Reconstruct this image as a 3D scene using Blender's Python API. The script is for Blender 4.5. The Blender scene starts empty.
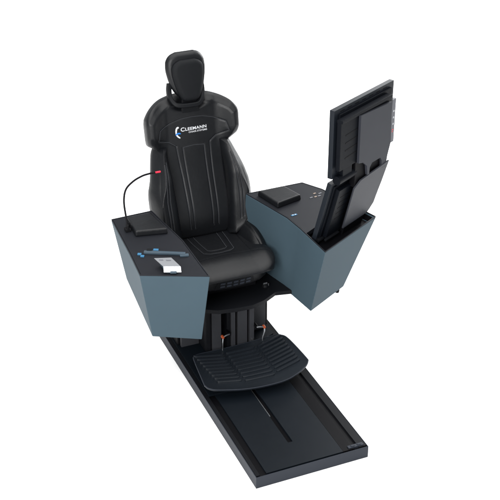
import bpy, bmesh, math, random
import numpy as np
from mathutils import Vector, Matrix
from mathutils.bvhtree import BVHTree
random.seed(7)
S = bpy.context.scene
COL = S.collection
R = math.radians

# ------------------------------------------------------------------ materials
def srgb(h):
    v = [int(h[i:i+2], 16)/255 for i in (0, 2, 4)]
    return [c/12.92 if c <= .04045 else ((c+.055)/1.055)**2.4 for c in v]

def mat(name, rgb, rough=.5, spec=.5, metal=0., scale=300., bump=.0, var=.0, vscale=6., voro=False, rvar=.0, emit=0., coat=0., creases=0.):
    m = bpy.data.materials.new(name); m.use_nodes = True
    nt = m.node_tree; N = nt.nodes; L = nt.links
    b = N['Principled BSDF']
    b.inputs['Base Color'].default_value = (*rgb, 1)
    b.inputs['Roughness'].default_value = rough
    b.inputs['Specular IOR Level'].default_value = spec
    b.inputs['Metallic'].default_value = metal
    b.inputs['Coat Weight'].default_value = coat
    tc = N.new('ShaderNodeTexCoord')
    if emit:
        b.inputs['Emission Color'].default_value = (*rgb, 1); b.inputs['Emission Strength'].default_value = emit
    if var or rvar:
        n = N.new('ShaderNodeTexNoise'); n.inputs['Scale'].default_value = vscale; n.inputs['Detail'].default_value = 5
        L.new(tc.outputs['Object'], n.inputs['Vector'])
        if var:
            r = N.new('ShaderNodeValToRGB')
            r.color_ramp.elements[0].position = .3; r.color_ramp.elements[1].position = .7
            r.color_ramp.elements[0].color = (*[c*(1-var) for c in rgb], 1)
            r.color_ramp.elements[1].color = (*[min(1, c*(1+var)) for c in rgb], 1)
            L.new(n.outputs['Fac'], r.inputs['Fac']); L.new(r.outputs['Color'], b.inputs['Base Color'])
        if rvar:
            mr = N.new('ShaderNodeMapRange'); mr.inputs['To Min'].default_value = max(0, rough-rvar); mr.inputs['To Max'].default_value = min(1, rough+rvar)
            L.new(n.outputs['Fac'], mr.inputs['Value']); L.new(mr.outputs['Result'], b.inputs['Roughness'])
    if creases:
        cn = N.new('ShaderNodeTexNoise'); cn.inputs['Scale'].default_value = 9; cn.inputs['Detail'].default_value = 3; cn.inputs['Distortion'].default_value = .6
        L.new(tc.outputs['Object'], cn.inputs['Vector'])
        cb = N.new('ShaderNodeBump'); cb.inputs['Strength'].default_value = creases; cb.inputs['Distance'].default_value = .02
        L.new(cn.outputs['Fac'], cb.inputs['Height'])
    if bump:
        if voro:
            t = N.new('ShaderNodeTexVoronoi'); t.feature = 'DISTANCE_TO_EDGE'; out = t.outputs['Distance']
        else:
            t = N.new('ShaderNodeTexNoise'); t.inputs['Detail'].default_value = 4; out = t.outputs['Fac']
        t.inputs['Scale'].default_value = scale
        L.new(tc.outputs['Object'], t.inputs['Vector'])
        bp = N.new('ShaderNodeBump'); bp.inputs['Strength'].default_value = bump; bp.inputs['Distance'].default_value = .001
        L.new(out, bp.inputs['Height'])
        if creases: L.new(cb.outputs['Normal'], bp.inputs['Normal'])
        L.new(bp.outputs['Normal'], b.inputs['Normal'])
    return m

M = dict(
    leather=mat('black_leather', (0.0040, 0.0045, 0.0056), 0.38, 0.23, scale=420, bump=.35, voro=True, var=.12, rvar=.06, creases=.12),
    weave=mat('black_woven_cover', (0.0048, 0.0054, 0.0066), 0.6, 0.1, scale=900, bump=.5, var=.08),
    plastic=mat('black_plastic', (0.0035, 0.0040, 0.0050), 0.5, 0.12, scale=700, bump=.25, var=.1),
    rubber=mat('black_rubber', (0.0040, 0.0040, 0.0050), 0.7, 0.1, scale=500, bump=.3),
    thread=mat('grey_thread', (0.0500, 0.0530, 0.0600), 0.8, 0.1),
    teal=mat('teal_powder_coat', (0.0375, 0.0585, 0.0735), .58, .05, scale=1100, bump=.22, var=.04, vscale=3, rvar=.05),
    lid=mat('anthracite_lid', (0.0074, 0.0082, 0.0110), 0.55, 0.12, scale=1200, bump=.3, var=.06, rvar=.05),
    trim=mat('dark_trim', (0.0040, 0.0044, 0.0056), 0.5, 0.08, scale=900, bump=.2),
    deck=mat('dark_blue_deck', (0.0032, 0.0048, 0.0071), 0.5, 0.09, scale=1300, bump=.25, var=.1, vscale=4, rvar=.06),
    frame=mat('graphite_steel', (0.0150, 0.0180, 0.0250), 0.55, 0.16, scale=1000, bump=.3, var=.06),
    black=mat('black_steel', (0.0020, 0.0020, 0.0027), 0.5, 0.06, scale=900, bump=.25),
    panel=mat('column_panel', (0.0260, 0.0270, 0.0310), 0.45, 0.2, scale=600, bump=.2, var=.1),
    cover=mat('grey_sheet_metal', (.0205, .0222, .0280), 0.5, 0.12, scale=1300, bump=.2, var=.05),
    strip=mat('pale_metal', (0.1050, 0.1080, 0.1220), 0.5, 0.2, scale=800, bump=.15, var=.08),
    monitor=mat('monitor_plastic', (0.0024, 0.0031, 0.0048), 0.48, 0.06, scale=1400, bump=.25, var=.08),
    footplate=mat('ribbed_footplate', (0.0062, 0.0082, 0.0112), 0.36, 0.24, scale=900, bump=.2, var=.1),
    bezel=mat('monitor_bezel', (0.0065, 0.0085, 0.0120), 0.45, 0.14, scale=1200, bump=.15),
    screen=mat('dark_glass', (.004, .005, .006), .08, .5),
    steel=mat('brushed_steel', (0.2200, 0.2300, 0.2450), 0.35, 0.4, metal=.9, scale=500, bump=.1, var=.08),
    silver=mat('satin_silver', (0.3400, 0.3500, 0.3700), 0.34, 0.4, metal=.85, scale=700, bump=.1, var=.05),
    bar=mat('blue_grey_bar', (0.0340, 0.0520, 0.0690), 0.45, 0.2, scale=800, bump=.15, var=.05),
    blue=mat('blue_button', (0.0280, 0.1150, 0.2150), 0.45, 0.25, scale=400, bump=.05, var=.05),
    orange=mat('orange_cap', (0.3000, 0.0550, 0.0180), 0.45, 0.25, scale=400, bump=.05, var=.08),
    white=mat('white_print', (0.4600, 0.4700, 0.4900), 0.6, 0.2, scale=900, bump=.1),
    printblue=mat('blue_print', (0.0120, 0.1300, 0.4200), 0.6, 0.2, scale=900, bump=.1),
    red=mat('red_print', (.6, .05, .06), .5, .3),
    tan=mat('tan_print', (0.2000, 0.1600, 0.1300), 0.6, 0.2),
    redlamp=mat('red_lamp', (.75, .012, .035), .4, .4, emit=.75),
    floor=mat('white_floor', (.93, .93, .93), .8, .1, scale=60, bump=.03),
)

# ------------------------------------------------------------------ object helpers
LOC = {}
def thing(name, loc, label, cat, group=None):
    o = bpy.data.objects.new(name, None); COL.objects.link(o); o.location = loc
    o.empty_display_size = .05
    o['label'] = label; o['category'] = cat
    if group: o['group'] = group
    LOC[o] = Vector(loc); return o

def link(name, verts, faces, m, parent=None, smooth=30, label=None, recalc=True):
    off = LOC.get(parent, Vector((0, 0, 0)))
    me = bpy.data.meshes.new(name)
    if isinstance(verts, bmesh.types.BMesh):
        bm = verts
        bmesh.ops.translate(bm, verts=bm.verts, vec=-off)
    else:
        me.from_pydata([tuple(Vector(v)-off) for v in verts], [], faces)
        bm = bmesh.new(); bm.from_mesh(me)
    if recalc: bmesh.ops.recalc_face_normals(bm, faces=bm.faces)
    bm.to_mesh(me); bm.free()
    if smooth:
        me.polygons.foreach_set('use_smooth', [True]*len(me.polygons)); me.set_sharp_from_angle(angle=R(smooth))
    me.materials.append(m)
    o = bpy.data.objects.new(name, me); COL.objects.link(o)
    if parent: o.parent = parent; LOC[o] = off
    if smooth == 30 and len(me.polygons) < 4000:
        wn = o.modifiers.new('weighted_normals', 'WEIGHTED_NORMAL'); wn.keep_sharp = True; wn.weight = 100
    if label: o['label'] = label
    return o

def bevel(bm, w, seg=2, ang=25):
    es = [e for e in bm.edges if len(e.link_faces) == 2 and e.calc_face_angle(0) > R(ang)]
    if w: bmesh.ops.bevel(bm, geom=es, offset=w, segments=seg, profile=.6, affect='EDGES', clamp_overlap=True)

def add_loft(bm, lower, upper):
    """closed solid between two polygons with equal vertex counts"""
    a = [bm.verts.new(v) for v in lower]; b = [bm.verts.new(v) for v in upper]; n = len(a)
    bm.faces.new(a[::-1]); bm.faces.new(b)
    for i in range(n): bm.faces.new((a[i], a[(i+1) % n], b[(i+1) % n], b[i]))

def loft(lower, upper, w=.003, seg=2):
    bm = bmesh.new(); add_loft(bm, lower, upper); bmesh.ops.recalc_face_normals(bm, faces=bm.faces); bevel(bm, w, seg); return bm

def prism(poly, z0, z1, w=.003, seg=2):
    return loft([(x, y, z0) for x, y in poly], [(x, y, z1) for x, y in poly], w, seg)

def box(c, s, w=.002, rot=None, seg=2):
    bm = bmesh.new(); hx, hy, hz = s[0]/2, s[1]/2, s[2]/2
    add_loft(bm, [(-hx, -hy, -hz), (hx, -hy, -hz), (hx, hy, -hz), (-hx, hy, -hz)], [(-hx, -hy, hz), (hx, -hy, hz), (hx, hy, hz), (-hx, hy, hz)])
    bmesh.ops.recalc_face_normals(bm, faces=bm.faces); bevel(bm, w, seg)
    mt = Matrix.Translation(c) @ (rot.to_4x4() if rot else Matrix.Identity(4))
    bm.transform(mt); return bm

def merge(*bms):
    out = bms[0]
    for b in bms[1:]:
        me = bpy.data.meshes.new('tmp'); b.to_mesh(me); b.free(); out.from_mesh(me); bpy.data.meshes.remove(me)
    return out

def cyl(p0, p1, r0, r1=None, n=20, w=0):
    r1 = r0 if r1 is None else r1
    p0, p1 = Vector(p0), Vector(p1); d = (p1-p0).normalized()
    x = d.orthogonal().normalized(); y = d.cross(x)
    ring = lambda p, r: [p+x*r*math.cos(2*math.pi*i/n)+y*r*math.sin(2*math.pi*i/n) for i in range(n)]
    return loft(ring(p0, r0), ring(p1, r1), w, 2)

def catmull(pts, k=10):
    P = [Vector(p) for p in pts]; P = [2*P[0]-P[1]]+P+[2*P[-1]-P[-2]]; out = []
    for i in range(1, len(P)-2):
        for j in range(k):
            t = j/k; a, b, c, d = P[i-1:i+3]
            out.append(.5*((2*b)+(c-a)*t+(2*a-5*b+4*c-d)*t*t+(3*b-a-3*c+d)*t**3))
    out.append(P[-2]); return out

def tube(path, r, n=10, flat=None, up=None):
    """round tube, or a rounded strap when flat=(half width, half thickness) with up as the width direction"""
    bm = bmesh.new(); rings = []; x = None
    for i, p in enumerate(path):
        d = (path[min(i+1, len(path)-1)]-path[max(i-1, 0)]).normalized()
        if up is not None: x = (Vector(up)-d*d.dot(Vector(up))).normalized()
        elif x is None: x = d.orthogonal().normalized()
        else: x = (x-d*d.dot(x)).normalized()
        y = d.cross(x); rr = r(i/(len(path)-1)) if callable(r) else r
        a, b = flat if flat else (rr, rr)
        ring = []
        for k in range(n):
            t = 2*math.pi*k/n; cx, sx = math.cos(t), math.sin(t); e = .5 if flat else 1
            ring.append(bm.verts.new(p+x*a*math.copysign(abs(cx)**e, cx)+y*b*math.copysign(abs(sx)**e, sx)))
        rings.append(ring)
    for a, b in zip(rings, rings[1:]):
        for k in range(n): bm.faces.new((a[k], a[(k+1) % n], b[(k+1) % n], b[k]))
    bm.faces.new(rings[0][::-1]); bm.faces.new(rings[-1]); return bm

# ------------------------------------------------------------------ upholstery: closed cushions from two height fields
def smooth_curve(pts):
    """monotone cubic through (t, value) pairs"""
    t = np.array([p[0] for p in pts], float); v = np.array([p[1] for p in pts], float)
    h = np.diff(t); s = np.diff(v)/h; m = np.zeros(len(t))
    m[0], m[-1] = s[0], s[-1]
    for i in range(1, len(t)-1):
        m[i] = 0 if s[i-1]*s[i] <= 0 else 2*s[i-1]*s[i]/(s[i-1]+s[i])
    def f(q):
        q = np.clip(q, t[0], t[-1]); i = np.clip(np.searchsorted(t, q)-1, 0, len(t)-2)
        u = (q-t[i])/h[i]
        return (v[i]*(1+2*u)*(1-u)**2+h[i]*m[i]*u*(1-u)**2+v[i+1]*u*u*(3-2*u)-h[i]*m[i+1]*u*u*(1-u))
    return f

def seg_dist(a, b, poly):
    d = np.full(a.shape, 9.)
    for (x0, y0), (x1, y1) in zip(poly, poly[1:]):
        vx, vy = x1-x0, y1-y0; L2 = vx*vx+vy*vy+1e-12
        t = np.clip(((a-x0)*vx+(b-y0)*vy)/L2, 0, 1)
        d = np.minimum(d, np.hypot(a-x0-t*vx, b-y0-t*vy))
    return d

def rollT(d, r, T, p=2.):
    t = np.clip(d/r, 0, 1); return -T*(1-np.clip(1-(1-t)**p, 0, 1)**(1/p))

def in_poly(a, b, poly):
    c = np.zeros(a.shape, bool); n = len(poly)
    for i in range(n):
        (x0, y0), (x1, y1) = poly[i], poly[(i+1) % n]
        if y0 == y1: continue
        c ^= ((y0 > b) != (y1 > b)) & (a < x0+(b-y0)*(x1-x0)/(y1-y0))
    return c

def sstep(x, a, b):
    t = np.clip((x-a)/(b-a), 0, 1); return t*t*(3-2*t)

def pillow(b0, b1, xl, xr, cf, cb, frame, nu=90, nv=130, grooves=()):
    u = np.sin(np.linspace(-1, 1, nu)*math.pi/2)*.55+np.linspace(-1, 1, nu)*.45
    v = (1-np.cos(np.linspace(0, 1, nv)*math.pi))/2*.5+np.linspace(0, 1, nv)*.5
    bb = b0+(b1-b0)*v
    B = np.repeat(bb[:, None], nu, 1); l = xl(B); r = xr(B)
    A = l+(r-l)*(u[None, :]+1)/2
    ed = [(xl(np.array(q)), q) for q in np.linspace(b0, b1, 90)]+[(xr(np.array(q)), q) for q in np.linspace(b1, b0, 90)]
    ed = [(float(x), float(y)) for x, y in ed]; ed.append(ed[0])
    D = seg_dist(A, B, ed); D[0] = D[-1] = 0; D[:, 0] = D[:, -1] = 0
    F = cf(A, B, D); G = cb(A, B, D)
    for poly, dep, w in grooves:
        F = F-dep*np.exp(-(seg_dist(A, B, poly)/w)**2)*np.clip(D/.012, 0, 1)
    edge = (D == 0); mid = (F+G)/2
    F = np.where(edge, mid, F); G = np.where(edge, mid, G)
    vf = frame(A, B, F).reshape(-1, 3); vb = frame(A, B, G).reshape(-1, 3)
    idx = np.arange(nu*nv).reshape(nv, nu); verts = list(map(tuple, vf)); back = idx.copy()
    for j in range(1, nv-1):
        for i in range(1, nu-1):
            back[j, i] = len(verts); verts.append(tuple(vb[idx[j, i]]))
    faces = []
    for j in range(nv-1):
        for i in range(nu-1):
            faces.append((idx[j, i], idx[j, i+1], idx[j+1, i+1], idx[j+1, i]))
            faces.append((back[j, i], back[j+1, i], back[j+1, i+1], back[j, i+1]))
    return verts, [tuple(int(k) for k in f) for f in faces]

def stitches(bvh, poly, ray, width=.0011, dash=.0075, gap=.003, lift=.0004):
    """a row of thread stitches lying on a cushion along a polyline"""
    pts = []
    for (x0, y0), (x1, y1) in zip(poly, poly[1:]):
        n = max(2, int(math.hypot(x1-x0, y1-y0)/.002)); pts += [(x0+(x1-x0)*i/n, y0+(y1-y0)*i/n) for i in range(n)]
    pts.append(poly[-1]); pr = []
    for a, b in pts:
        o, d = ray(a, b); h, nrm, _, _ = bvh.ray_cast(o, d)
        if h: pr.append((h, nrm if nrm.dot(d) < 0 else -nrm))
    bm = bmesh.new(); i = 0; step = max(2, int(dash/.002)); sk = max(1, int(gap/.002))
    while i+step < len(pr):
        ch = pr[i:i+step+1]; ring = []
        for k, (p, nn) in enumerate(ch):
            t = (ch[min(k+1, len(ch)-1)][0]-ch[max(k-1, 0)][0]).normalized(); s = t.cross(nn).normalized()
            q = p+nn*lift
            ring.append([bm.verts.new(q-s*width), bm.verts.new(q+nn*width*.8), bm.verts.new(q+s*width), bm.verts.new(q-nn*width)])
        for A, Bq in zip(ring, ring[1:]):
            for k in range(4): bm.faces.new((A[k], A[(k+1) % 4], Bq[(k+1) % 4], Bq[k]))
        bm.faces.new(ring[0][::-1]); bm.faces.new(ring[-1])
        i += step+sk
    return bm

# ================================================================== the setting
bm = bmesh.new(); bmesh.ops.create_grid(bm, x_segments=2, y_segments=2, size=60)
fl = link('floor', bm, None, M['floor'], smooth=0); fl['kind'] = 'structure'; fl['label'] = 'seamless white studio floor under the whole station'

# ================================================================== base platform
PW, PL, PH = .61, 1.50, .068
t = thing('base_platform', (PW/2, PL/2, 0), 'long low graphite steel base platform lying on the white floor', 'platform')
outer = [(0, 0), (PW, 0), (PW, PL), (0, PL)]
def inset(poly, d):
    n = len(poly); out = []
    for i in range(n):
        p, q, r = Vector(poly[i-1]), Vector(poly[i]), Vector(poly[(i+1) % n])
        e1, e2 = (q-p).normalized(), (r-q).normalized(); n1, n2 = Vector((-e1.y, e1.x)), Vector((-e2.y, e2.x))
        m = (n1+n2)/(1+n1.dot(n2)); out.append(tuple(q+m*d))
    return out
def tray_mesh(bot, top, rim, depth, w=.002, slope=0):
    """open topped shell: outer walls, a rim and a sunk floor; bot / top are lists of 3-D points (counter-clockwise)"""
    n = len(top); ins = inset([p[:2] for p in top], rim); dee = inset([p[:2] for p in top], rim+slope)
    bm = bmesh.new()
    a = [bm.verts.new(p) for p in bot]; b = [bm.verts.new(p) for p in top]
    c = [bm.verts.new((x, y, top[i][2])) for i, (x, y) in enumerate(ins)]
    d = [bm.verts.new((x, y, top[i][2]-depth)) for i, (x, y) in enumerate(dee)]
    bm.faces.new(a[::-1]); bm.faces.new(d)
    for lo, hi in ((a, b), (b, c), (c, d)):
        for i in range(n): bm.faces.new((lo[i], lo[(i+1) % n], hi[(i+1) % n], hi[i]))
    for f in list(bm.faces):
        if all(v in c or v in d for v in f.verts): f.material_index = 1
    bmesh.ops.recalc_face_normals(bm, faces=bm.faces); bevel(bm, w, 3); return bm
link('frame', tray_mesh([(x, y, 0) for x, y in outer], [(x, y, PH) for x, y in outer], .004, .016, .0020), None, M['frame'], t).data.materials.append(M['black'])
# sunk black channels left and right, a raised smooth deck between them with a guide slot
def slotted(xs, ys, hole, z0, z1):
    bm = bmesh.new(); V = {}
    def g(i, j, k):
        if (i, j, k) not in V: V[i, j, k] = bm.verts.new((xs[i], ys[j], (z0, z1)[k]))
        return V[i, j, k]
    cells = [(i, j) for i in range(len(xs)-1) for j in range(len(ys)-1) if (i, j) != hole]
    for i, j in cells:
        bm.faces.new((g(i, j, 1), g(i+1, j, 1), g(i+1, j+1, 1), g(i, j+1, 1))); bm.faces.new((g(i, j, 0), g(i, j+1, 0), g(i+1, j+1, 0), g(i+1, j, 0)))
        for (di, dj), (p, q) in (((-1, 0), ((0, 0), (0, 1))), ((1, 0), ((1, 0), (1, 1))), ((0, -1), ((0, 0), (1, 0))), ((0, 1), ((0, 1), (1, 1)))):
            if (i+di, j+dj) not in cells:
                bm.faces.new((g(i+p[0], j+p[1], 0), g(i+q[0], j+q[1], 0), g(i+q[0], j+q[1], 1), g(i+p[0], j+p[1], 1)))
    bmesh.ops.recalc_face_normals(bm, faces=bm.faces); bevel(bm, .0012); return bm
link('deck', slotted([.060, .2525, .2785, .476], [.0145, .185, .72, 1.475], (1, 1), .053, .0672), None, M['deck'], t)
link('slot_floor', box((.2655, .4525, .0545), (.0255, .534, .001), 0), None, M['black'], t)
link('slot_guide', box((.2560, .565, .0620), (.004, .30, .008), .0008), None, M['steel'], t)
for s, x0, x1 in ((-1, .005, .060), (1, .476, .605)):
    link('channel_floor', box(((x0+x1)/2, .75, .0570), (x1-x0, 1.488, .003), 0), None, M['black'], t)
link('rail', box((.5075, .745, .0600), (.061, 1.46, .012), .0015), None, M['black'], t)
link('rail', box((.5845, .745, .0603), (.040, 1.46, .013), .0012), None, M['trim'], t)
link('rail', box((.0165, .745, .0600), (.020, 1.46, .011), .0015), None, M['trim'], t)
link('end_stop', merge(box((.553, .032, .0625), (.085, .022, .016), .003), box((.537, .032, .0710), (.02, .012, .006), .002), box((.572, .032, .0710), (.02, .012, .006), .002)), None, M['frame'], t)
link('carriage_plate', prism([(.024, .690), (.440, .690), (.440, 1.04), (.578, 1.10), (.578, 1.47), (.024, 1.47)], .0676, .0760, .0015), None, M['deck'], t)

# ================================================================== pedestal
t = thing('pedestal', (.30, 1.2, .076), 'black lifting pedestal with two orange capped clamp levers under the seat', 'pedestal')
Z0, Z1 = .0762, .436
link('core', prism([(.19, 1.085), (.43, 1.085), (.43, 1.38), (.19, 1.38)], Z0, Z1, .004), None, M['black'], t)
link('back_panel', prism([(.03, 1.19), (.582, 1.19), (.582, 1.40), (.03, 1.40)], Z0, Z1-.002, .012, 3), None, M['black'], t)
link('side_panel', prism([(.448, 1.168), (.560, 1.168), (.560, 1.1895), (.448, 1.1895)], Z0, Z1-.03, .002), None, M['panel'], t)
link('side_panel', prism([(.045, 1.168), (.150, 1.168), (.150, 1.1895), (.045, 1.1895)], Z0, Z1-.03, .002), None, M['panel'], t)
link('corner_post', prism([(.150, 1.07), (.184, 1.055), (.1845, 1.20), (.150, 1.20)], Z0, Z1, .012, 4), None, M['trim'], t)
link('front_panel', prism([(.187, 1.052), (.238, 1.044), (.238, 1.0845), (.187, 1.0845)], Z0, Z1-.004, .002), None, M['panel'], t, label='narrow grey panel at the left of the column')
link('front_panel', prism([(.330, 1.030), (.386, 1.026), (.386, 1.0845), (.330, 1.0845)], Z0, Z1-.004, .002), None, M['panel'], t)
link('guide_rail', prism([(.270, 1.040), (.289, 1.038), (.289, 1.0845), (.270, 1.0845)], Z0, Z1-.002, .002), None, M['trim'], t)
link('guide_rail', prism([(.291, 1.030), (.316, 1.028), (.316, 1.0845), (.291, 1.0845)], Z0, Z1-.002, .002), None, M['panel'], t)
link('guide_rail', prism([(.398, 1.020), (.424, 1.018), (.424, 1.0845), (.398, 1.0845)], Z0, Z1-.002, .002), None, M['panel'], t)
for x, y, z, m in ((.268, 1.018, .204, 1), (.432, 1.008, .215, -1)):
    X = lambda q: x-m*q
    lv = link('clamp_lever', cyl((x, y+.025, z+.003), (x, y-.012, z+.003), .0095, .0095, 20, .0015), None, M['black'], t)
    link('arm', tube(catmull([(X(-.002), y-.012, z+.003), (X(.016), y-.017, z+.004), (X(.038), y-.021, z)]), .0045, 10), None, M['steel'], lv)
    link('cap', cyl((X(.040), y-.008, z), (X(.040), y-.028, z-.001), .0085, .0075, 24, .003), None, M['orange'], lv)
    link('handle', tube(catmull([(X(.040), y-.024, z-.008), (X(.040+.004*m), y-.03, z-.03), (X(.036+.010*m), y-.032, z-.06), (X(.036+.012*m), y-.034, z-.080)]), lambda q: .0042-.001*q, 10), None, M['steel'], lv)
for q in ((.30, 1.026, .105), (.413, 1.013, .13)): link('bolt', cyl(q, (q[0], q[1]+.008, q[2]), .006, .006, 6), None, M['steel'], t)
plate = [(-.05, .98), (.06, .945), (.16, .885), (.25, .868), (.345, .862), (.425, .885), (.515, .937), (.72, .893), (.78, 1.25), (.62, 1.42), (-.04, 1.42)]
link('mounting_plate', prism(plate, .4375, .461, .002), None, M['trim'], t)
kn = link('knob', cyl((.487, 1.012, .461), (.487, 1.012, .476), .020, .016, 24, .003), None, M['plastic'], t)
link('knob_pin', merge(box((.487, 1.012, .480), (.024, .005, .010), .001), cyl((.503, 1.004, .466), (.503, 1.004, .481), .0035)), None, M['steel'], kn)

# ================================================================== footrest
t = thing('footrest', (.30, .80, .076), 'ribbed black footrest plate with rounded corners in front of the pedestal', 'footrest')
fx, fw = .303, .298
def fz(x): return .126+.014*abs((x-fx)/fw)**2
FO = [(.006, .705), (.016, .672), (.045, .648), (.10, .630), (.19, .606), (.30, .592), (.42, .592), (.50, .616), (.57, .655), (.600, .688), (.606, .725),
      (.594, .925), (.572, .980), (.525, 1.000), (.30, .998), (.100, .992), (.052, .975), (.036, .935)]
den = catmull([Vector((x, y, 0)) for x, y in FO+FO[:1]], 6)[:-1]
cen = Vector((fx, .80, 0)); n = len(den); bm = bmesh.new()
topv = [[bm.verts.new((v.x, v.y, fz(v.x)+.003)) for v in den]]
rim_o = topv[0]
inner = [bm.verts.new((cen.x+(v.x-cen.x)*.965, cen.y+(v.y-cen.y)*.955, fz(cen.x+(v.x-cen.x)*.965))) for v in den]
low = [bm.verts.new((v.x, v.y, fz(v.x)-.009)) for v in den]
lowc = [bm.verts.new((cen.x+(v.x-cen.x)*.6, cen.y+(v.y-cen.y)*.6, fz(cen.x+(v.x-cen.x)*.6)-.009)) for v in den]
lowd = bm.verts.new((cen.x, cen.y, fz(cen.x)-.009))
inn2 = []
prev = inner
for s in (.8, .6, .4, .2):
    cur = [bm.verts.new((cen.x+(v.x-cen.x)*s, cen.y+(v.y-cen.y)*s, fz(cen.x+(v.x-cen.x)*s))) for v in den]
    for i in range(n): bm.faces.new((prev[i], prev[(i+1) % n], cur[(i+1) % n], cur[i]))
    prev = cur
tc_ = bm.verts.new((cen.x, cen.y, fz(cen.x)))
for i in range(n):
    j = (i+1) % n
    bm.faces.new((prev[i], prev[j], tc_)); bm.faces.new((rim_o[i], rim_o[j], inner[j], inner[i]))
    bm.faces.new((low[i], low[j], rim_o[j], rim_o[i])); bm.faces.new((lowc[i], lowc[j], low[j], low[i])); bm.faces.new((lowd, lowc[j], lowc[i]))
fp = link('plate', bm, None, M['footplate'], t, smooth=45)
def rib_mesh(c0, c1, sk, k):
    bm = bmesh.new(); N = 16; pr = []
    for i in range(N+1):
        x = c0+(c1-c0)*i/N+.004*(8-k)*(1 if c0 < .2 else 0)*(1-i/N)
        y = .667+k*.0345+sk*(x-(c0+c1)/2)+(.030 if c0 < .2 else .0 if c0 < .35 else .034)*(1-k/14)
        e = min(i, N-i)/N; hw = .0100*min(1., (.35+e/.09)**.7 if e < .06 else 1.)
        z = fz(x); pr.append([bm.verts.new((x, y-hw, z-.001)), bm.verts.new((x, y-hw*.7, z+.0085)), bm.verts.new((x, y, z+.0105)), bm.verts.new((x, y+hw*.7, z+.0085)), bm.verts.new((x, y+hw, z-.001))])
    for A, B in zip(pr, pr[1:]):
        for q in range(4): bm.faces.new((A[q], A[q+1], B[q+1], B[q]))
    bm.faces.new(pr[0]); bm.faces.new(pr[-1][::-1]); return bm
for c0, c1, sk in ((.048, .205, -.22), (.225, .392, -.04), (.412, .566, .26)):
    for k in range(9):
        link('rib', rib_mesh(c0, c1, sk, k), None, M['footplate'], fp, smooth=50)
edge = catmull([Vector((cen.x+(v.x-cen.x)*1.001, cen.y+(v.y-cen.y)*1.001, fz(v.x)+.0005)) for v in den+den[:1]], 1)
link('edge_highlight', tube(edge, .0028, 8), None, M['frame'], fp)  # added paler strip, stands in for the highlight on the plate's lit edge
link('bracket', merge(box((.30, .955, .0905), (.20, .11, .028), .004), box((.13, .90, .094), (.03, .16, .034), .003), box((.47, .90, .094), (.03, .16, .034), .003)), None, M['black'], t)

# ================================================================== operator seat
SX = .278
rho = R(13)
BO = np.array([SX, 1.395, .630]); WV = np.array([0, math.sin(rho), math.cos(rho)]); NV = np.array([0, -math.cos(rho), math.sin(rho)])
def back_frame(A, B, Cc):
    return BO+A[..., None]*np.array([1., 0, 0])+B[..., None]*WV+Cc[..., None]*NV
def back_ray(a, b):
    return Vector(BO+a*np.array([1., 0, 0])+b*WV+.4*NV), Vector(-NV)
t = thing('operator_seat', (SX, 1.25, .461), 'black leather high back operator seat with grey stitching between the two consoles', 'seat')

hw = smooth_curve([(.0, .135), (.03, .158), (.10, .166), (.30, .170), (.455, .172), (.480, .178), (.500, .192), (.530, .230), (.550, .258), (.568, .2640), (.59, .2670), (.66, .2675), (.690, .2635), (.712, .252), (.738, .230), (.76, .200), (.778, .163), (.795, .108), (.803, .06)])
ridge = [(-.13, .50), (-.205, .535), (-.225, .60), (-.219, .675), (-.125, .738), (-.095, .722), (-.05, .697), (0, .690), (.05, .697), (.095, .722), (.125, .738), (.219, .675), (.225, .60), (.205, .535), (.13, .50)]
st_yoke = [(-.098, .525), (-.135, .551), (-.205, .572), (-.190, .625), (-.122, .656), (-.06, .672), (0, .676), (.06, .672), (.122, .656), (.190, .625), (.205, .572), (.135, .551), (.098, .525)]
st_c = [[(-.098, .525), (-.085, .35), (-.078, .06)], [(.098, .525), (.092, .35), (.087, .06)],
        [(-.054, .06), (-.057, .30), (-.062, .512), (0, .518), (.062, .512), (.060, .30), (.056, .06)]]
def bk_front(A, B, D):
    c = .030*np.exp(-((B-.13)/.16)**2)-.020*np.exp(-((B-.50)/.17)**2)-.012*np.clip(B-.5, 0, 1)  # lumbar and shoulder curve
    wing = sstep(B, .46, .60)*sstep(np.abs(A), .13, .27)
    c = c+.072*wing
    c = c+.006*np.exp(-(A/.10)**2)*(1-wing)
    # facets of the yoke: everything outside the ridge falls away, the neck dips behind the head support
    rp = [(-.165, .40), (-.165, .475), (-.213, .548), (-.228, .60), (-.226, .668), (-.205, .694), (-.125, .746), (-.09, .752), (.09, .752), (.125, .746), (.205, .694), (.226, .668), (.228, .60), (.213, .548), (.165, .475), (.165, .40)]
    out = np.where(in_poly(A, B, rp), 0, seg_dist(A, B, rp+rp[:1]))
    c = c-.034*sstep(out, -.012, .050)*sstep(B, .47, .55)+.034*.098*sstep(B, .47, .55)
    neck = sstep(B, .695+.30*np.abs(A)*.9, .745)*np.exp(-(A/.085)**4)
    c = c-.030*neck
    e = rollT(D, .018, .022)
    return c+e
def bk_back(A, B, D):
    return -.098-.01*np.exp(-((B-.3)/.3)**2)+.056*sstep(B, .46, .60)*sstep(np.abs(A), .13, .27)-rollT(D, .02, .016)
groove = [(st_yoke, .0030, .004), ([(-.213, .548), (-.228, .60), (-.226, .668), (-.205, .694), (-.125, .746)], .0018, .004), ([(.213, .548), (.228, .60), (.226, .668), (.205, .694), (.125, .746)], .0018, .004)]+[(q, .0024, .0035) for q in st_c]
v, f = pillow(.0, .803, lambda b: -hw(b), hw, bk_front, bk_back, back_frame, 170, 260, groove)
backrest = link('backrest', v, f, M['leather'], t, smooth=60)
bvh = BVHTree.FromPolygons([Vector(q) for q in v], f)
for q in [st_yoke]+st_c: link('stitching', stitches(bvh, q, back_ray), None, M['thread'], backrest, smooth=0)

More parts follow.
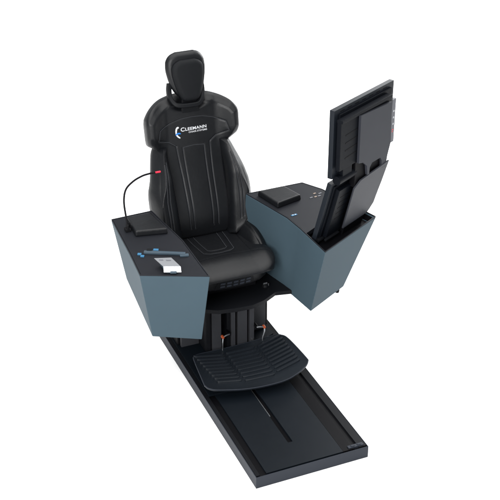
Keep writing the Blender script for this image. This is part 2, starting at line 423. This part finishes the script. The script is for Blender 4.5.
# lettering and emblem, printed on the yoke
def text_mesh(s, size, x, y, bold=.0, sx=1.):
    cu = bpy.data.curves.new('lettering', 'FONT'); cu.body = s; cu.size = size; cu.offset = bold; cu.space_character = 1.08
    o = bpy.data.objects.new('tmp', cu); COL.objects.link(o)
    bpy.context.view_layer.update()
    me = bpy.data.meshes.new_from_object(o.evaluated_get(bpy.context.evaluated_depsgraph_get()))
    vs = [(q.co.x*sx+x, q.co.y+y) for q in me.vertices]; fs = [tuple(p.vertices) for p in me.polygons]
    bpy.data.objects.remove(o); bpy.data.curves.remove(cu); bpy.data.meshes.remove(me)
    return vs, fs
def on_surface(vs, fs, bv, ray, lift=.0012):
    bm = bmesh.new(); b2 = []
    for a, b in vs:
        o, d = ray(a, b); h, nn, _, _ = bv.ray_cast(o, d)
        if nn.dot(d) > 0: nn = -nn
        b2.append(bm.verts.new(h+nn*lift))
    for q in fs:
        try: bm.faces.new([b2[i] for i in q])
        except ValueError: pass
    return bm
def width(vs): return max(q[0] for q in vs)-min(q[0] for q in vs)
v1, f1 = text_mesh('C', .0300, 0, 0, .0006)
v2, f2 = text_mesh('LEEMANN', .0235, 0, 0, .0005)
w1, w2 = width(v1), width(v2); k = .150/(w1+w2+.004)
x0 = -.066
a1 = [((q[0]-min(p[0] for p in v1))*k+x0, q[1]+.6025) for q in v1]
a2 = [((q[0]-min(p[0] for p in v2))*k+x0+w1*k+.004, q[1]+.6035) for q in v2]
v3, f3 = text_mesh('CHAIR-SYSTEMS', .0128, 0, 0, .0002); k3 = .108/width(v3)
a3 = [((q[0]-min(p[0] for p in v3))*k3+x0+.152-.108, q[1]+.5885) for q in v3]
link('lettering', merge(on_surface(a1, f1, bvh, back_ray), on_surface(a2, f2, bvh, back_ray), on_surface(a3, f3, bvh, back_ray)), None, M['white'], backrest, smooth=0, recalc=False)
def band(pts, ws):
    out = []; fs = []
    n = len(pts)
    for i, (p, w) in enumerate(zip(pts, ws)):
        q0, q1 = pts[max(i-1, 0)], pts[min(i+1, n-1)]; d = Vector((q1[0]-q0[0], q1[1]-q0[1])).normalized()
        out += [(p[0]-d.y*w, p[1]+d.x*w), (p[0]+d.y*w, p[1]-d.x*w)]
    for i in range(n-1): fs.append((2*i, 2*i+1, 2*i+3, 2*i+2))
    return out, fs
ic = lambda a, b: (-.085+a, .598+b)
arc = [ic(x, y) for x, y in ((.000, .030), (-.005, .020), (-.0075, .008), (-.0075, -.004), (-.004, -.014), (.003, -.023), (.013, -.031))]
e1 = on_surface(*band(arc, (.0045, .0050, .0046, .0040, .0042, .0042, .0030)), bvh, back_ray, .0012)
hd = [ic(.0035+.0062*math.cos(i*math.pi/8), .0285+.0055*math.sin(i*math.pi/8)) for i in range(16)]
e2 = on_surface(hd, [tuple(range(16))], bvh, back_ray, .0013)
em = link('emblem', merge(e1, e2), None, M['white'], backrest, smooth=0, recalc=False)
bl = [ic(x, y) for x, y in ((-.012, -.012), (-.005, -.0065), (.004, -.004), (.012, -.0045), (.018, -.008))]
link('emblem_arc', on_surface(*band(bl, (.0018, .004, .0046, .004, .0015)), bvh, back_ray, .0016), None, M['printblue'], em, smooth=0, recalc=False)

# side bolsters
for s in (-1, 1):
    inn = smooth_curve([(.0, .130), (.03, .140), (.20, .152), (.40, .160), (.53, .150)])
    out = smooth_curve([(.0, .165), (.02, .200), (.05, .240), (.085, .276), (.12, .290), (.17, .293), (.26, .294), (.295, .291), (.33, .282), (.38, .268), (.45, .247), (.50, .230), (.53, .214)])
    xl = (lambda b: inn(b)) if s > 0 else (lambda b: -out(b))
    xr = (lambda b: out(b)) if s > 0 else (lambda b: -inn(b))
    def bf(A, B, D):
        a = np.abs(A); i, o = inn(B), out(B); u = (a-i)/(o-i)
        rg = .66
        rg = .70-.22*sstep(B, .22, .36)
        c = np.where(u < rg, .012+.055*np.clip((u+.35)/(rg+.35), 0, 1)**.8, .067-.062*((u-rg)/(1-rg)))
        c = c+.016*np.exp(-((B-.18)/.15)**2)
        c = c+.034-.070*sstep(B, .34, .53)
        return c+rollT(D, .030, .038)
    def bb(A, B, D): return -.034-.074*sstep(B, .34, .53)-rollT(D, .03, .03)
    lines = [[(s*.198, .45), (s*.212, .36), (s*.220, .25), (s*.214, .10)], [(s*.186, .46), (s*.196, .36), (s*.203, .25), (s*.198, .09)]]
    rd = [(s*(inn(np.array(q))+.68*(out(np.array(q))-inn(np.array(q)))), q) for q in np.linspace(.06, .50, 14)]
    v, f = pillow(.0, .53, xl, xr, bf, bb, back_frame, 70, 150, [(q, .0022, .0035) for q in lines]+[(rd, .0015, .004)])
    o = link('side_bolster', v, f, M['leather'], t, smooth=60)
    bv = BVHTree.FromPolygons([Vector(q) for q in v], f)
    for q in lines: link('stitching', stitches(bv, q, back_ray), None, M['thread'], o, smooth=0)
# hinge cover and hard shell behind
link('back_shell', *pillow(.02, .74, lambda b: -hw(b)*.86, lambda b: hw(b)*.86, lambda A, B, D: -.075+rollT(D, .03, .02), lambda A, B, D: -.125-rollT(D, .06, .05), back_frame, 40, 60), M['plastic'], t, smooth=60)

# head support
hhw = smooth_curve([(.780, .030), (.79, .052), (.815, .076), (.85, .093), (.90, .107), (.945, .113), (.98, .110), (1.005, .098), (1.022, .078), (1.032, .05)])
v, f = pillow(.780, 1.032, lambda b: -hhw(b), hhw, lambda A, B, D: .012+rollT(D, .03, .03)-.25*np.abs(A)**1.6, lambda A, B, D: -.060-rollT(D, .05, .045), back_frame, 70, 70)
head = link('headrest', v, f, M['leather'], t, smooth=60)
phw = smooth_curve([(.765, .026), (.771, .042), (.79, .058), (.83, .075), (.88, .088), (.92, .0945), (.945, .094), (.965, .086), (.982, .066), (.990, .044)])
v, f = pillow(.765, .990, lambda b: -phw(b)+.004, lambda b: phw(b)+.004, lambda A, B, D: .036+rollT(D, .030, .024)-1.3*A**2, lambda A, B, D: .006-rollT(D, .02, .012), back_frame, 70, 70)
pad = link('head_pad', v, f, M['weave'], head, smooth=60)
pp = [(phw(np.array(b))*.90, b) for b in np.linspace(.775, .968, 20)]
bv = BVHTree.FromPolygons([Vector(q) for q in v], f)
bpt = lambda a, b, c: Vector(BO+a*np.array([1., 0, 0])+b*WV+c*NV)
loop = catmull([bpt(-.094, .868, -.035), bpt(-.103, .83, -.028), bpt(-.105, .79, -.012), bpt(-.085, .757, .006), bpt(-.05, .748, .014), bpt(0, .746, .016), bpt(.040, .748, .014), bpt(.064, .768, .004), bpt(.078, .80, -.014), bpt(.085, .835, -.030), bpt(.082, .868, -.038)], 8)
link('support_loop', tube(loop, .01, 16, flat=(.020, .0125), up=tuple(-NV)), None, M['plastic'], head)
link('neck_block', loft([bpt(-.055, .70, -.05), bpt(.055, .70, -.05), bpt(.055, .70, .0), bpt(-.055, .70, .0)], [bpt(-.04, .80, -.05), bpt(.04, .80, -.05), bpt(.04, .80, .0), bpt(-.04, .80, .0)], .01, 3), None, M['plastic'], head)

# seat cushion: local a = x, b = depth from the front lip, c = height
SY = .903
def seat_frame(A, B, Cc):
    return np.stack([SX+A, SY+B, Cc], -1)
shw = smooth_curve([(.0, .150), (.012, .195), (.035, .228), (.075, .250), (.13, .257), (.20, .250), (.30, .235), (.50, .215), (.57, .205)])
def st_front(A, B, D):
    c = .660-.020*sstep(B, .10, .50)+.010*np.exp(-((B-.14)/.08)**2)
    c = c+.012*sstep(np.abs(A), .13, .22)
    fr = np.clip(B/.17, 0, 1)
    c = c-.038*(1-np.sqrt(np.clip(1-(1-fr)**2.0, 0, 1)))
    return c+rollT(D, .045, .012)
def st_back(A, B, D):
    c = .600+.0*A
    fr = np.clip(B/.075, 0, 1)
    return c+.022*(1-np.sqrt(np.clip(1-(1-fr)**1.9, 0, 1)))+.008*(1-np.clip(D/.05, 0, 1))**2
ustitch = [[(-.108, .57), (-.100, .40), (-.088, .262), (-.060, .240), (0, .233), (.060, .240), (.088, .262), (.102, .40), (.110, .57)],
           [(-.072, .57), (-.066, .42), (-.056, .290), (-.040, .276), (0, .271), (.040, .276), (.056, .290), (.068, .42), (.074, .57)]]
side_seam = [[(-.17, .57), (-.165, .35), (-.160, .19)], [(.17, .57), (.165, .35), (.160, .19)], [(-.235, .135), (-.15, .175), (0, .195), (.15, .175), (.235, .135)]]
v, f = pillow(.0, .57, lambda b: -shw(b), shw, st_front, st_back, seat_frame, 130, 150, [(q, .0028, .0045) for q in ustitch]+[(q, .003, .005) for q in side_seam[:2]]+[(side_seam[2], .0012, .006)])
cush = link('seat_cushion', v, f, M['leather'], t, smooth=60)
bvs = BVHTree.FromPolygons([Vector(q) for q in v], f)
sray = lambda a, b: (Vector((SX+a, SY+b, 1.2)), Vector((0, 0, -1)))
for q in ustitch: link('stitching', stitches(bvs, q, sray), None, M['thread'], cush, smooth=0)
# thigh bolsters at the back corners
for s in (-1, 1):
    ii = smooth_curve([(.0, .175), (.06, .170), (.2, .165), (.42, .160)])
    oo = smooth_curve([(.0, .212), (.03, .245), (.08, .262), (.16, .272), (.26, .276), (.36, .270), (.42, .24)])
    xl = (lambda b: ii(b)) if s > 0 else (lambda b: -oo(b))
    xr = (lambda b: oo(b)) if s > 0 else (lambda b: -ii(b))
    fr2 = lambda A, B, Cc: np.stack([SX+A, SY+.115+B, Cc], -1)
    def ff(A, B, D):
        u = (np.abs(A)-ii(B))/(oo(B)-ii(B))
        return .655+.062*sstep(B, .0, .24)*sstep(u, -.1, .62)+.01*sstep(B, .2, .4)-.004+rollT(D, .035, .055)
    def fb(A, B, D): return .545-rollT(D, .04, .05)
    rdg = [(s*.222, .02), (s*.226, .12), (s*.215, .25), (s*.205, .36)]
    v, f = pillow(.0, .42, xl, xr, ff, fb, fr2, 60, 90, [(rdg, .003, .005)])
    link('seat_bolster', v, f, M['leather'], t, smooth=60)
link('seat_base', prism([(SX-.17, 1.05), (SX+.17, 1.05), (SX+.19, 1.12), (SX+.19, 1.44), (SX-.19, 1.44), (SX-.19, 1.12)], .4615, .5315, .006), None, M['rubber'], t)
ff_ = [(SX-.235, 1.075), (SX-.215, 1.015), (SX-.165, .978), (SX-.10, .961), (SX-.03, .955), (SX+.03, .955), (SX+.10, .961), (SX+.165, .978), (SX+.215, 1.015), (SX+.235, 1.075), (SX+.225, 1.40), (SX-.225, 1.40)]
fas = link('seat_fascia', loft([(x, y+.004, .530) for x, y in ff_], [(x, y-.022, .616) for x, y in ff_], .012, 4), None, M['leather'], t, smooth=50)
bvs = BVHTree.FromPolygons([v.co+LOC[t] for v in fas.data.vertices], [tuple(p.vertices) for p in fas.data.polygons])
# control pad in the front of the cushion
def front_ray(x, z): return Vector((SX+x, SY-.3, z)), Vector((0, 1, 0))
def conform(poly, depth, n=14):
    (x0, z0), (x1, z1), (x2, z2), (x3, z3) = poly     # bl, br, tr, tl
    bm = bmesh.new(); g = []
    for j in range(n+1):
        row = []
        for i in range(n+1):
            u, w = i/n, j/n
            x = (x0*(1-u)+x1*u)*(1-w)+(x3*(1-u)+x2*u)*w; z = (z0*(1-u)+z1*u)*(1-w)+(z3*(1-u)+z2*u)*w
            o, d = front_ray(x, z); h, nn, _, _ = bvs.ray_cast(o, d)
            if nn.dot(d) > 0: nn = -nn
            row.append((h+nn*depth, h-nn*.004))
        g.append(row)
    T = [[bm.verts.new(q[0]) for q in r] for r in g]; U = [[bm.verts.new(q[1]) for q in r] for r in g]
    for j in range(n):
        for i in range(n):
            bm.faces.new((T[j][i], T[j][i+1], T[j+1][i+1], T[j+1][i])); bm.faces.new((U[j][i], U[j+1][i], U[j+1][i+1], U[j][i+1]))
    for i in range(n):
        bm.faces.new((T[0][i], U[0][i], U[0][i+1], T[0][i+1])); bm.faces.new((T[n][i], T[n][i+1], U[n][i+1], U[n][i]))
        bm.faces.new((T[i][0], T[i+1][0], U[i+1][0], U[i][0])); bm.faces.new((T[i][n], U[i][n], U[i+1][n], T[i+1][n]))
    return bm
kp = link('control_pad', conform([(-.108, .546), (.122, .546), (.108, .597), (-.094, .597)], .0022), None, M['plastic'], t, smooth=40)
for r_ in range(2):
    for c_ in range(5):
        x = -.066+c_*.037; z = .560+r_*.021
        link('pad_button', conform([(x-.013, z-.0065), (x+.013, z-.0065), (x+.013, z+.0065), (x-.013, z+.0065)], .0048, 3), None, M['frame'], kp, smooth=40)

# ================================================================== consoles
def console(t, top, bot, lid_poly, lidm=.004):
    link('shell', tray_mesh(bot, top, .010, .034, .0075, .022), None, M['teal'], t).data.materials.append(M['black'])
    ins = inset([p[:2] for p in top], .0065); ou = inset([p[:2] for p in top], .0010)
    n = len(top); bm = bmesh.new()
    lo = [bm.verts.new((x, y, top[i][2]+.0003)) for i, (x, y) in enumerate(ou)]; hi = [bm.verts.new((x, y, top[i][2]+.006)) for i, (x, y) in enumerate(ou)]
    li = [bm.verts.new((x, y, top[i][2]+.0003)) for i, (x, y) in enumerate(ins)]; hi2 = [bm.verts.new((x, y, top[i][2]+.006)) for i, (x, y) in enumerate(ins)]
    for a, b in ((lo, hi), (hi, hi2), (hi2, li), (li, lo)):
        for i in range(n): bm.faces.new((a[i], a[(i+1) % n], b[(i+1) % n], b[i]))
    bmesh.ops.recalc_face_normals(bm, faces=bm.faces); bevel(bm, .002)
    link('rim', bm, None, M['lid'], t)
    low = [(x, y, z-.020) for x, y, z in lid_poly]; up = [(x, y, z+.0045) for x, y, z in lid_poly]
    return link('lid', loft(low, up, .0012), None, M['lid'], t)

# left console (counter-clockwise from the outer front corner)
tl = thing('control_console', (-.14, 1.0, .43), 'teal grey control console beside the seat, carrying the silver paddle and blue buttons', 'console', 'control consoles at the sides of the seat')
topL = [(-.313, .714, .88), (-.001, .572, .88), (.002, .956, .88), (-.040, 1.331, .88), (-.271, 1.320, .88), (-.295, .929, .88)]
botL = [(-.226, .832, .43), (-.001, .707, .43), (.030, .985, .43), (.005, 1.37, .43), (-.183, 1.40, .45), (-.212, 1.00, .43)]
def lid_from(top, d=.008):
    return [(x, y, top[i][2]) for i, (x, y) in enumerate(inset([p[:2] for p in top], d))]
console(tl, topL, botL, lid_from(topL))
def softpad(corners, z0, z1, m):
    lo = [(x, y, z0) for x, y in corners]; cx = sum(q[0] for q in corners)/4; cy = sum(q[1] for q in corners)/4
    hi = [(cx+(x-cx)*.95, cy+(y-cy)*.95, z1) for x, y in corners]
    return loft(lo, hi, .009, 4)
link('wrist_pad', softpad([(-.212, 1.085), (-.045, 1.050), (-.068, 1.262), (-.205, 1.262)], .8846, .917, None), None, M['leather'], tl)
Lz = lambda y: .88-.02*np.clip((.95-y)/.33, 0, 1)
def console_box(c, s, ang, z0, z1, w=.0015):
    return box((c[0], c[1], (z0+z1)/2), (s[0], s[1], z1-z0), w, Matrix.Rotation(ang, 3, 'Z'))
bang = math.atan2(.815-.912, -.036+.220)
link('control_bar', merge(console_box((-.132, .862), (.210, .022), bang, .8840, .8965, .004), console_box((-.048, .805), (.045, .022), bang+.25, .8840, .893, .003)), None, M['bar'], tl)
link('slot_cover', console_box((-.195, .912), (.026, .018), bang, .8966, .900, .001), None, M['plastic'], tl)
for (x, y), sz in (((-.250, .905), .021), ((-.243, .880), .020)):
    link('push_button', console_box((x, y), (sz*.95, sz*.75), bang, .8840, .8910, .002), None, M['blue'], tl)
link('push_button', console_box((-.163, .905), (.026, .016), bang, .8846, .8960, .0015), None, M['blue'], tl)
# silver paddle: a tilted plate folded down at its front, on a dark foot
P = lambda x, y, z: Vector((x, y, z))
def slab(poly, th, w=.001):
    n_ = (poly[1]-poly[0]).cross(poly[-1]-poly[0]).normalized()
    return loft([p-n_*th for p in poly], poly, w)
pd = link('paddle', merge(slab([P(-0.1980, 0.6880, 0.9215), P(-0.1200, 0.6560, 0.9215), P(-0.1360, 0.7480, 0.9265), P(-0.2160, 0.7750, 0.9265)], .004), slab([P(-0.2010, 0.6760, 0.8950), P(-0.1215, 0.6440, 0.8950), P(-0.1200, 0.6560, 0.9215), P(-0.1980, 0.6880, 0.9215)], .004)), None, M['silver'], tl)
link('paddle_tab', console_box((-.160, .6535), (.030, .006), -.38, .8935, .9035, .0015), None, M['bar'], pd)
link('paddle_foot', merge(slab([P(-0.1830, 0.6800, 0.8905), P(-0.1330, 0.6600, 0.8905), P(-0.1480, 0.7450, 0.8995), P(-0.1930, 0.7630, 0.8995)], .010), console_box((-.150, .690), (.060, .030), -.38, .8846, .9000, .002)), None, M['bar'], tl)
link('paddle_mark', merge(slab([P(-0.1980, 0.7450, 0.9270), P(-0.1800, 0.7380, 0.9268), P(-0.1820, 0.7460, 0.9275), P(-0.1980, 0.7530, 0.9275)], .002, 0), slab([P(-0.1660, 0.7280, 0.9267), P(-0.1460, 0.7210, 0.9267), P(-0.1480, 0.7280, 0.9272), P(-0.1680, 0.7360, 0.9272)], .002, 0)), None, M['strip'], pd)

# right console
tr = thing('control_console', (.77, 1.0, .43), 'teal grey control console beside the seat, carrying the two monitors', 'console', 'control consoles at the sides of the seat')
topR = [(.617, .564, .88), (1.036, .803, .88), (.915, 1.205, .88), (.846, 1.323, .88), (.500, 1.318, .88), (.592, .977, .88), (.605, .842, .88)]
botR = [(.628, .729, .43), (.905, .888, .43), (.86, 1.22, .43), (.80, 1.36, .43), (.50, 1.37, .43), (.590, .985, .43), (.604, .92, .43)]
# the lid stops at the slanted front tray
lidR_all = lid_from(topR)
lidR = [(.615, .780, .88), (.955, .978, .88), lidR_all[2], lidR_all[3], lidR_all[4], lidR_all[5], lidR_all[6]]
console(tr, topR, botR, lidR)
ins = inset([p[:2] for p in topR], .034)
link('tray', prism([ins[0], ins[1], (.945, .965), (.640, .790)], .8462, .8495, .0), None, M['black'], tr)
link('wrist_pad', softpad([(.548, 1.270), (.590, 1.085), (.752, 1.130), (.712, 1.272)], .8846, .917, None), None, M['leather'], tr)
link('badge', merge(console_box((.640, .985), (.034, .013), .1, .8843, .8868, .001)), None, M['blue'], tr)
link('badge_mark', merge(console_box((.633, .985), (.006, .007), .1, .8869, .8875, 0), console_box((.648, .986), (.006, .007), .1, .8869, .8875, 0)), None, M['white'], tr)
for x, y, w in ((.812, 1.132, .018), (.838, 1.132, .016), (.862, 1.134, .018), (.850, 1.170, .016), (.878, 1.160, .020)):
    link('label_plate', console_box((x, y), (w, .009), .25, .8844, .8868, .0006), None, M['strip'] if w > .017 else M['tan'], tr)
link('rubber_foot', merge(cyl((.865, .885, .4295), (.865, .885, .405), .014, .011, 18, .002)), None, M['rubber'], tr)

# ================================================================== monitors
E1 = Vector((.8829, .4695, 0)); NB = Vector((.4695, -.8829, 0)); ZV = Vector((0, 0, 1))
def mon_pt(O, tilt):
    wv = ZV*math.cos(tilt)+NB*math.sin(tilt); nb = NB*math.cos(tilt)-ZV*math.sin(tilt)
    return lambda e, h, o: Vector(O)+E1*e+wv*h+nb*o
def mslab(pt, poly, o0, o1, w=.002, seg=2):
    return loft([pt(e, h, o0) for e, h in poly], [pt(e, h, o1) for e, h in poly], w, seg)
rect = lambda e0, h0, e1, h1: [(e0, h0), (e1, h0), (e1, h1), (e0, h1)]
def rod(pt, p, q, r): return cyl(pt(*p), pt(*q), r, r, 18, .001)

OU = (.659, .653, 1.22); up = mon_pt(OU, 0)
t = thing('monitor', up(.215, .0, .05), 'tall upright upper monitor seen from behind with grey cover plate and pale edge strip', 'monitor', 'monitors on the right console')
link('panel', mslab(up, rect(0, .030, .522, .394), 0, .028, .003), None, M['bezel'], t)
link('screen', mslab(up, rect(.014, .044, .508, .380), -.0012, .0005, 0), None, M['screen'], t)
hs = link('rear_housing', merge(mslab(up, rect(.034, .060, .490, .368), .0281, .040, .003), mslab(up, rect(.010, .080, .440, .338), .0401, .064, .003), mslab(up, rect(.008, .336, .444, .352), .0401, .074, .002)), None, M['monitor'], t)
slots = [mslab(up, [(.053, q), (.165, q+.006), (.165, q+.012), (.053, q+.006)], .0642, .0650, 0) for q in (.133, .174, .214, .256)]
for k in range(7): link('perforation', mslab(up, rect(.05+.062*k, .375, .085+.062*k, .379), .0281, .0288, 0), None, M['black'], hs)
link('vents', merge(*slots), None, M['black'], hs)
cp = [(.158, .075), (.196, .066), (.232, .036), (.242, -.020), (.258, -.020), (.260, .016), (.280, .036), (.354, .036), (.368, .016), (.374, -.030), (.410, -.030), (.422, .027), (.446, .091), (.432, .318), (.158, .333)]
link('cover_plate', mslab(up, cp, .0650, .079, .0012), None, M['cover'], t)
link('arm_block', mslab(up, rect(.150, -.06, .405, .09), .030, .0640, .003), None, M['black'], t)
st = link('edge_strip', mslab(up, rect(.5225, .042, .558, .284), .008, .026, .0015), None, M['strip'], t)
for h in (.218, .182, .146): link('hole', rod(up, (.541, h, .0261), (.541, h, .0270), .0058), None, M['white'], st)
link('mark', merge(mslab(up, rect(.534, .110, .547, .116), .0262, .0268, 0), mslab(up, rect(.534, .100, .544, .104), .0262, .0268, 0)), None, M['red'], st)
link('hinge', merge(rod(up, (.020, .020, .042), (.165, .020, .042), .024), mslab(up, rect(.05, .028, .13, .083), .030, .058, .003)), None, M['monitor'], t)

AO = (.625, .744, .860); tl_ = R(14); lo = mon_pt(AO, tl_)
t = thing('monitor', lo(.2, 0, .05), 'lower monitor leaning in the front tray of the console, seen from behind', 'monitor', 'monitors on the right console')
link('panel', mslab(lo, rect(0, .004, .400, .370), 0, .027, .003), None, M['bezel'], t)
link('screen', mslab(lo, rect(.014, .016, .386, .356), -.0012, .0005, 0), None, M['screen'], t)
hs = link('rear_housing', merge(mslab(lo, rect(.022, .018, .380, .352), .0271, .036, .003), mslab(lo, rect(.040, .030, .365, .335), .0361, .060, .004)), None, M['monitor'], t)
slots = [mslab(lo, [(.068, q), (.170, q+.004), (.170, q+.010), (.068, q+.006)], .0602, .0612, 0) for q in (.140, .175, .210, .245, .280)]
link('vents', merge(*slots), None, M['black'], hs)
cp = [(.135, .070), (.350, .076), (.366, .088), (.394, .125), (.402, .207), (.410, .258), (.420, .387), (.174, .363), (.130, .328)]
link('cover_plate', mslab(lo, cp, .0810, .0895, .0012), None, M['cover'], t)
link('arm_block', mslab(lo, rect(.165, -.02, .345, .352), .0601, .0805, .004), None, M['black'], t)
link('foot_bar', merge(rod(lo, (.0, .018, .036), (.30, .018, .036), .012), mslab(lo, rect(.02, .028, .14, .038), .061, .075, .002)), None, M['trim'], t)
link('stand', prism([(.70, .76), (.93, .895), (.905, .945), (.675, .81)], .8297, .875, .004), None, M['black'], t)

# ================================================================== gooseneck lamp
t = thing('gooseneck_lamp', (-.228, 1.165, .885), 'thin black gooseneck lamp with glowing red tip, clipped on the left console', 'lamp')
link('base', merge(box((-.228, 1.165, .8925), (.030, .036, .016), .004), box((-.229, 1.150, .912), (.008, .010, .030), .002), box((-.216, 1.172, .912), (.008, .010, .034), .002)), None, M['rubber'], t)
path = catmull([(-.228, 1.172, .900), (-.224, 1.19, .935), (-.222, 1.225, 1.02), (-.206, 1.235, 1.085), (-.165, 1.235, 1.125), (-.108, 1.255, 1.137), (-.060, 1.275, 1.133), (-.028, 1.280, 1.131)], 10)
link('stem', tube(path, lambda q: .0052 if q > .12 else .0075-.019*q, 10), None, M['rubber'], t)
link('tip', tube(catmull([(-.028, 1.280, 1.131), (-.014, 1.283, 1.1295), (.002, 1.286, 1.128)], 4), .0046, 12), None, M['redlamp'], t)

# ================================================================== camera, light
cam_d = bpy.data.cameras.new('camera'); cam = bpy.data.objects.new('camera', cam_d); COL.objects.link(cam); S.camera = cam
pitch, yaw = .5196155, .4008555
cam.location = (-1.725, -3.994, 3.821)
cam.rotation_euler = (math.pi/2-pitch, 0, -yaw)
cam_d.sensor_width = 36; cam_d.lens = 1172.17/500*36; cam_d.clip_end = 300

w = bpy.data.worlds.new('World'); S.world = w; w.use_nodes = True
bg = w.node_tree.nodes['Background']; bg.inputs['Color'].default_value = (.94, .97, 1, 1); bg.inputs['Strength'].default_value = .58
def area(name, loc, target, size, power, col=(1, 1, 1), sy=None):
    l = bpy.data.lights.new(name, 'AREA'); l.shape = 'RECTANGLE'; l.size = size; l.size_y = sy or size; l.energy = power; l.color = col
    o = bpy.data.objects.new(name, l); COL.objects.link(o); o.location = loc
    o.rotation_euler = (Vector(target)-Vector(loc)).to_track_quat('-Z', 'Y').to_euler(); return o
area('softbox_overhead', (.1, .9, 9.0), (.1, 1.0, 0), 12, 1700, (1, .99, .97))
area('softbox_front_left', (-3.4, -3.4, 3.4), (.4, 1.0, .6), 2.6, 500, (1, .995, .98))
area('fill_back_right', (3.4, 3.0, 2.2), (.8, 1.4, .0), 2.2, 155, (.98, .99, 1))  # added fill lamp, lightens the floor shadow on the right
S.view_settings.view_transform = 'Standard'; S.view_settings.look = 'None'; S.view_settings.exposure = 0; S.view_settings.gamma = 1
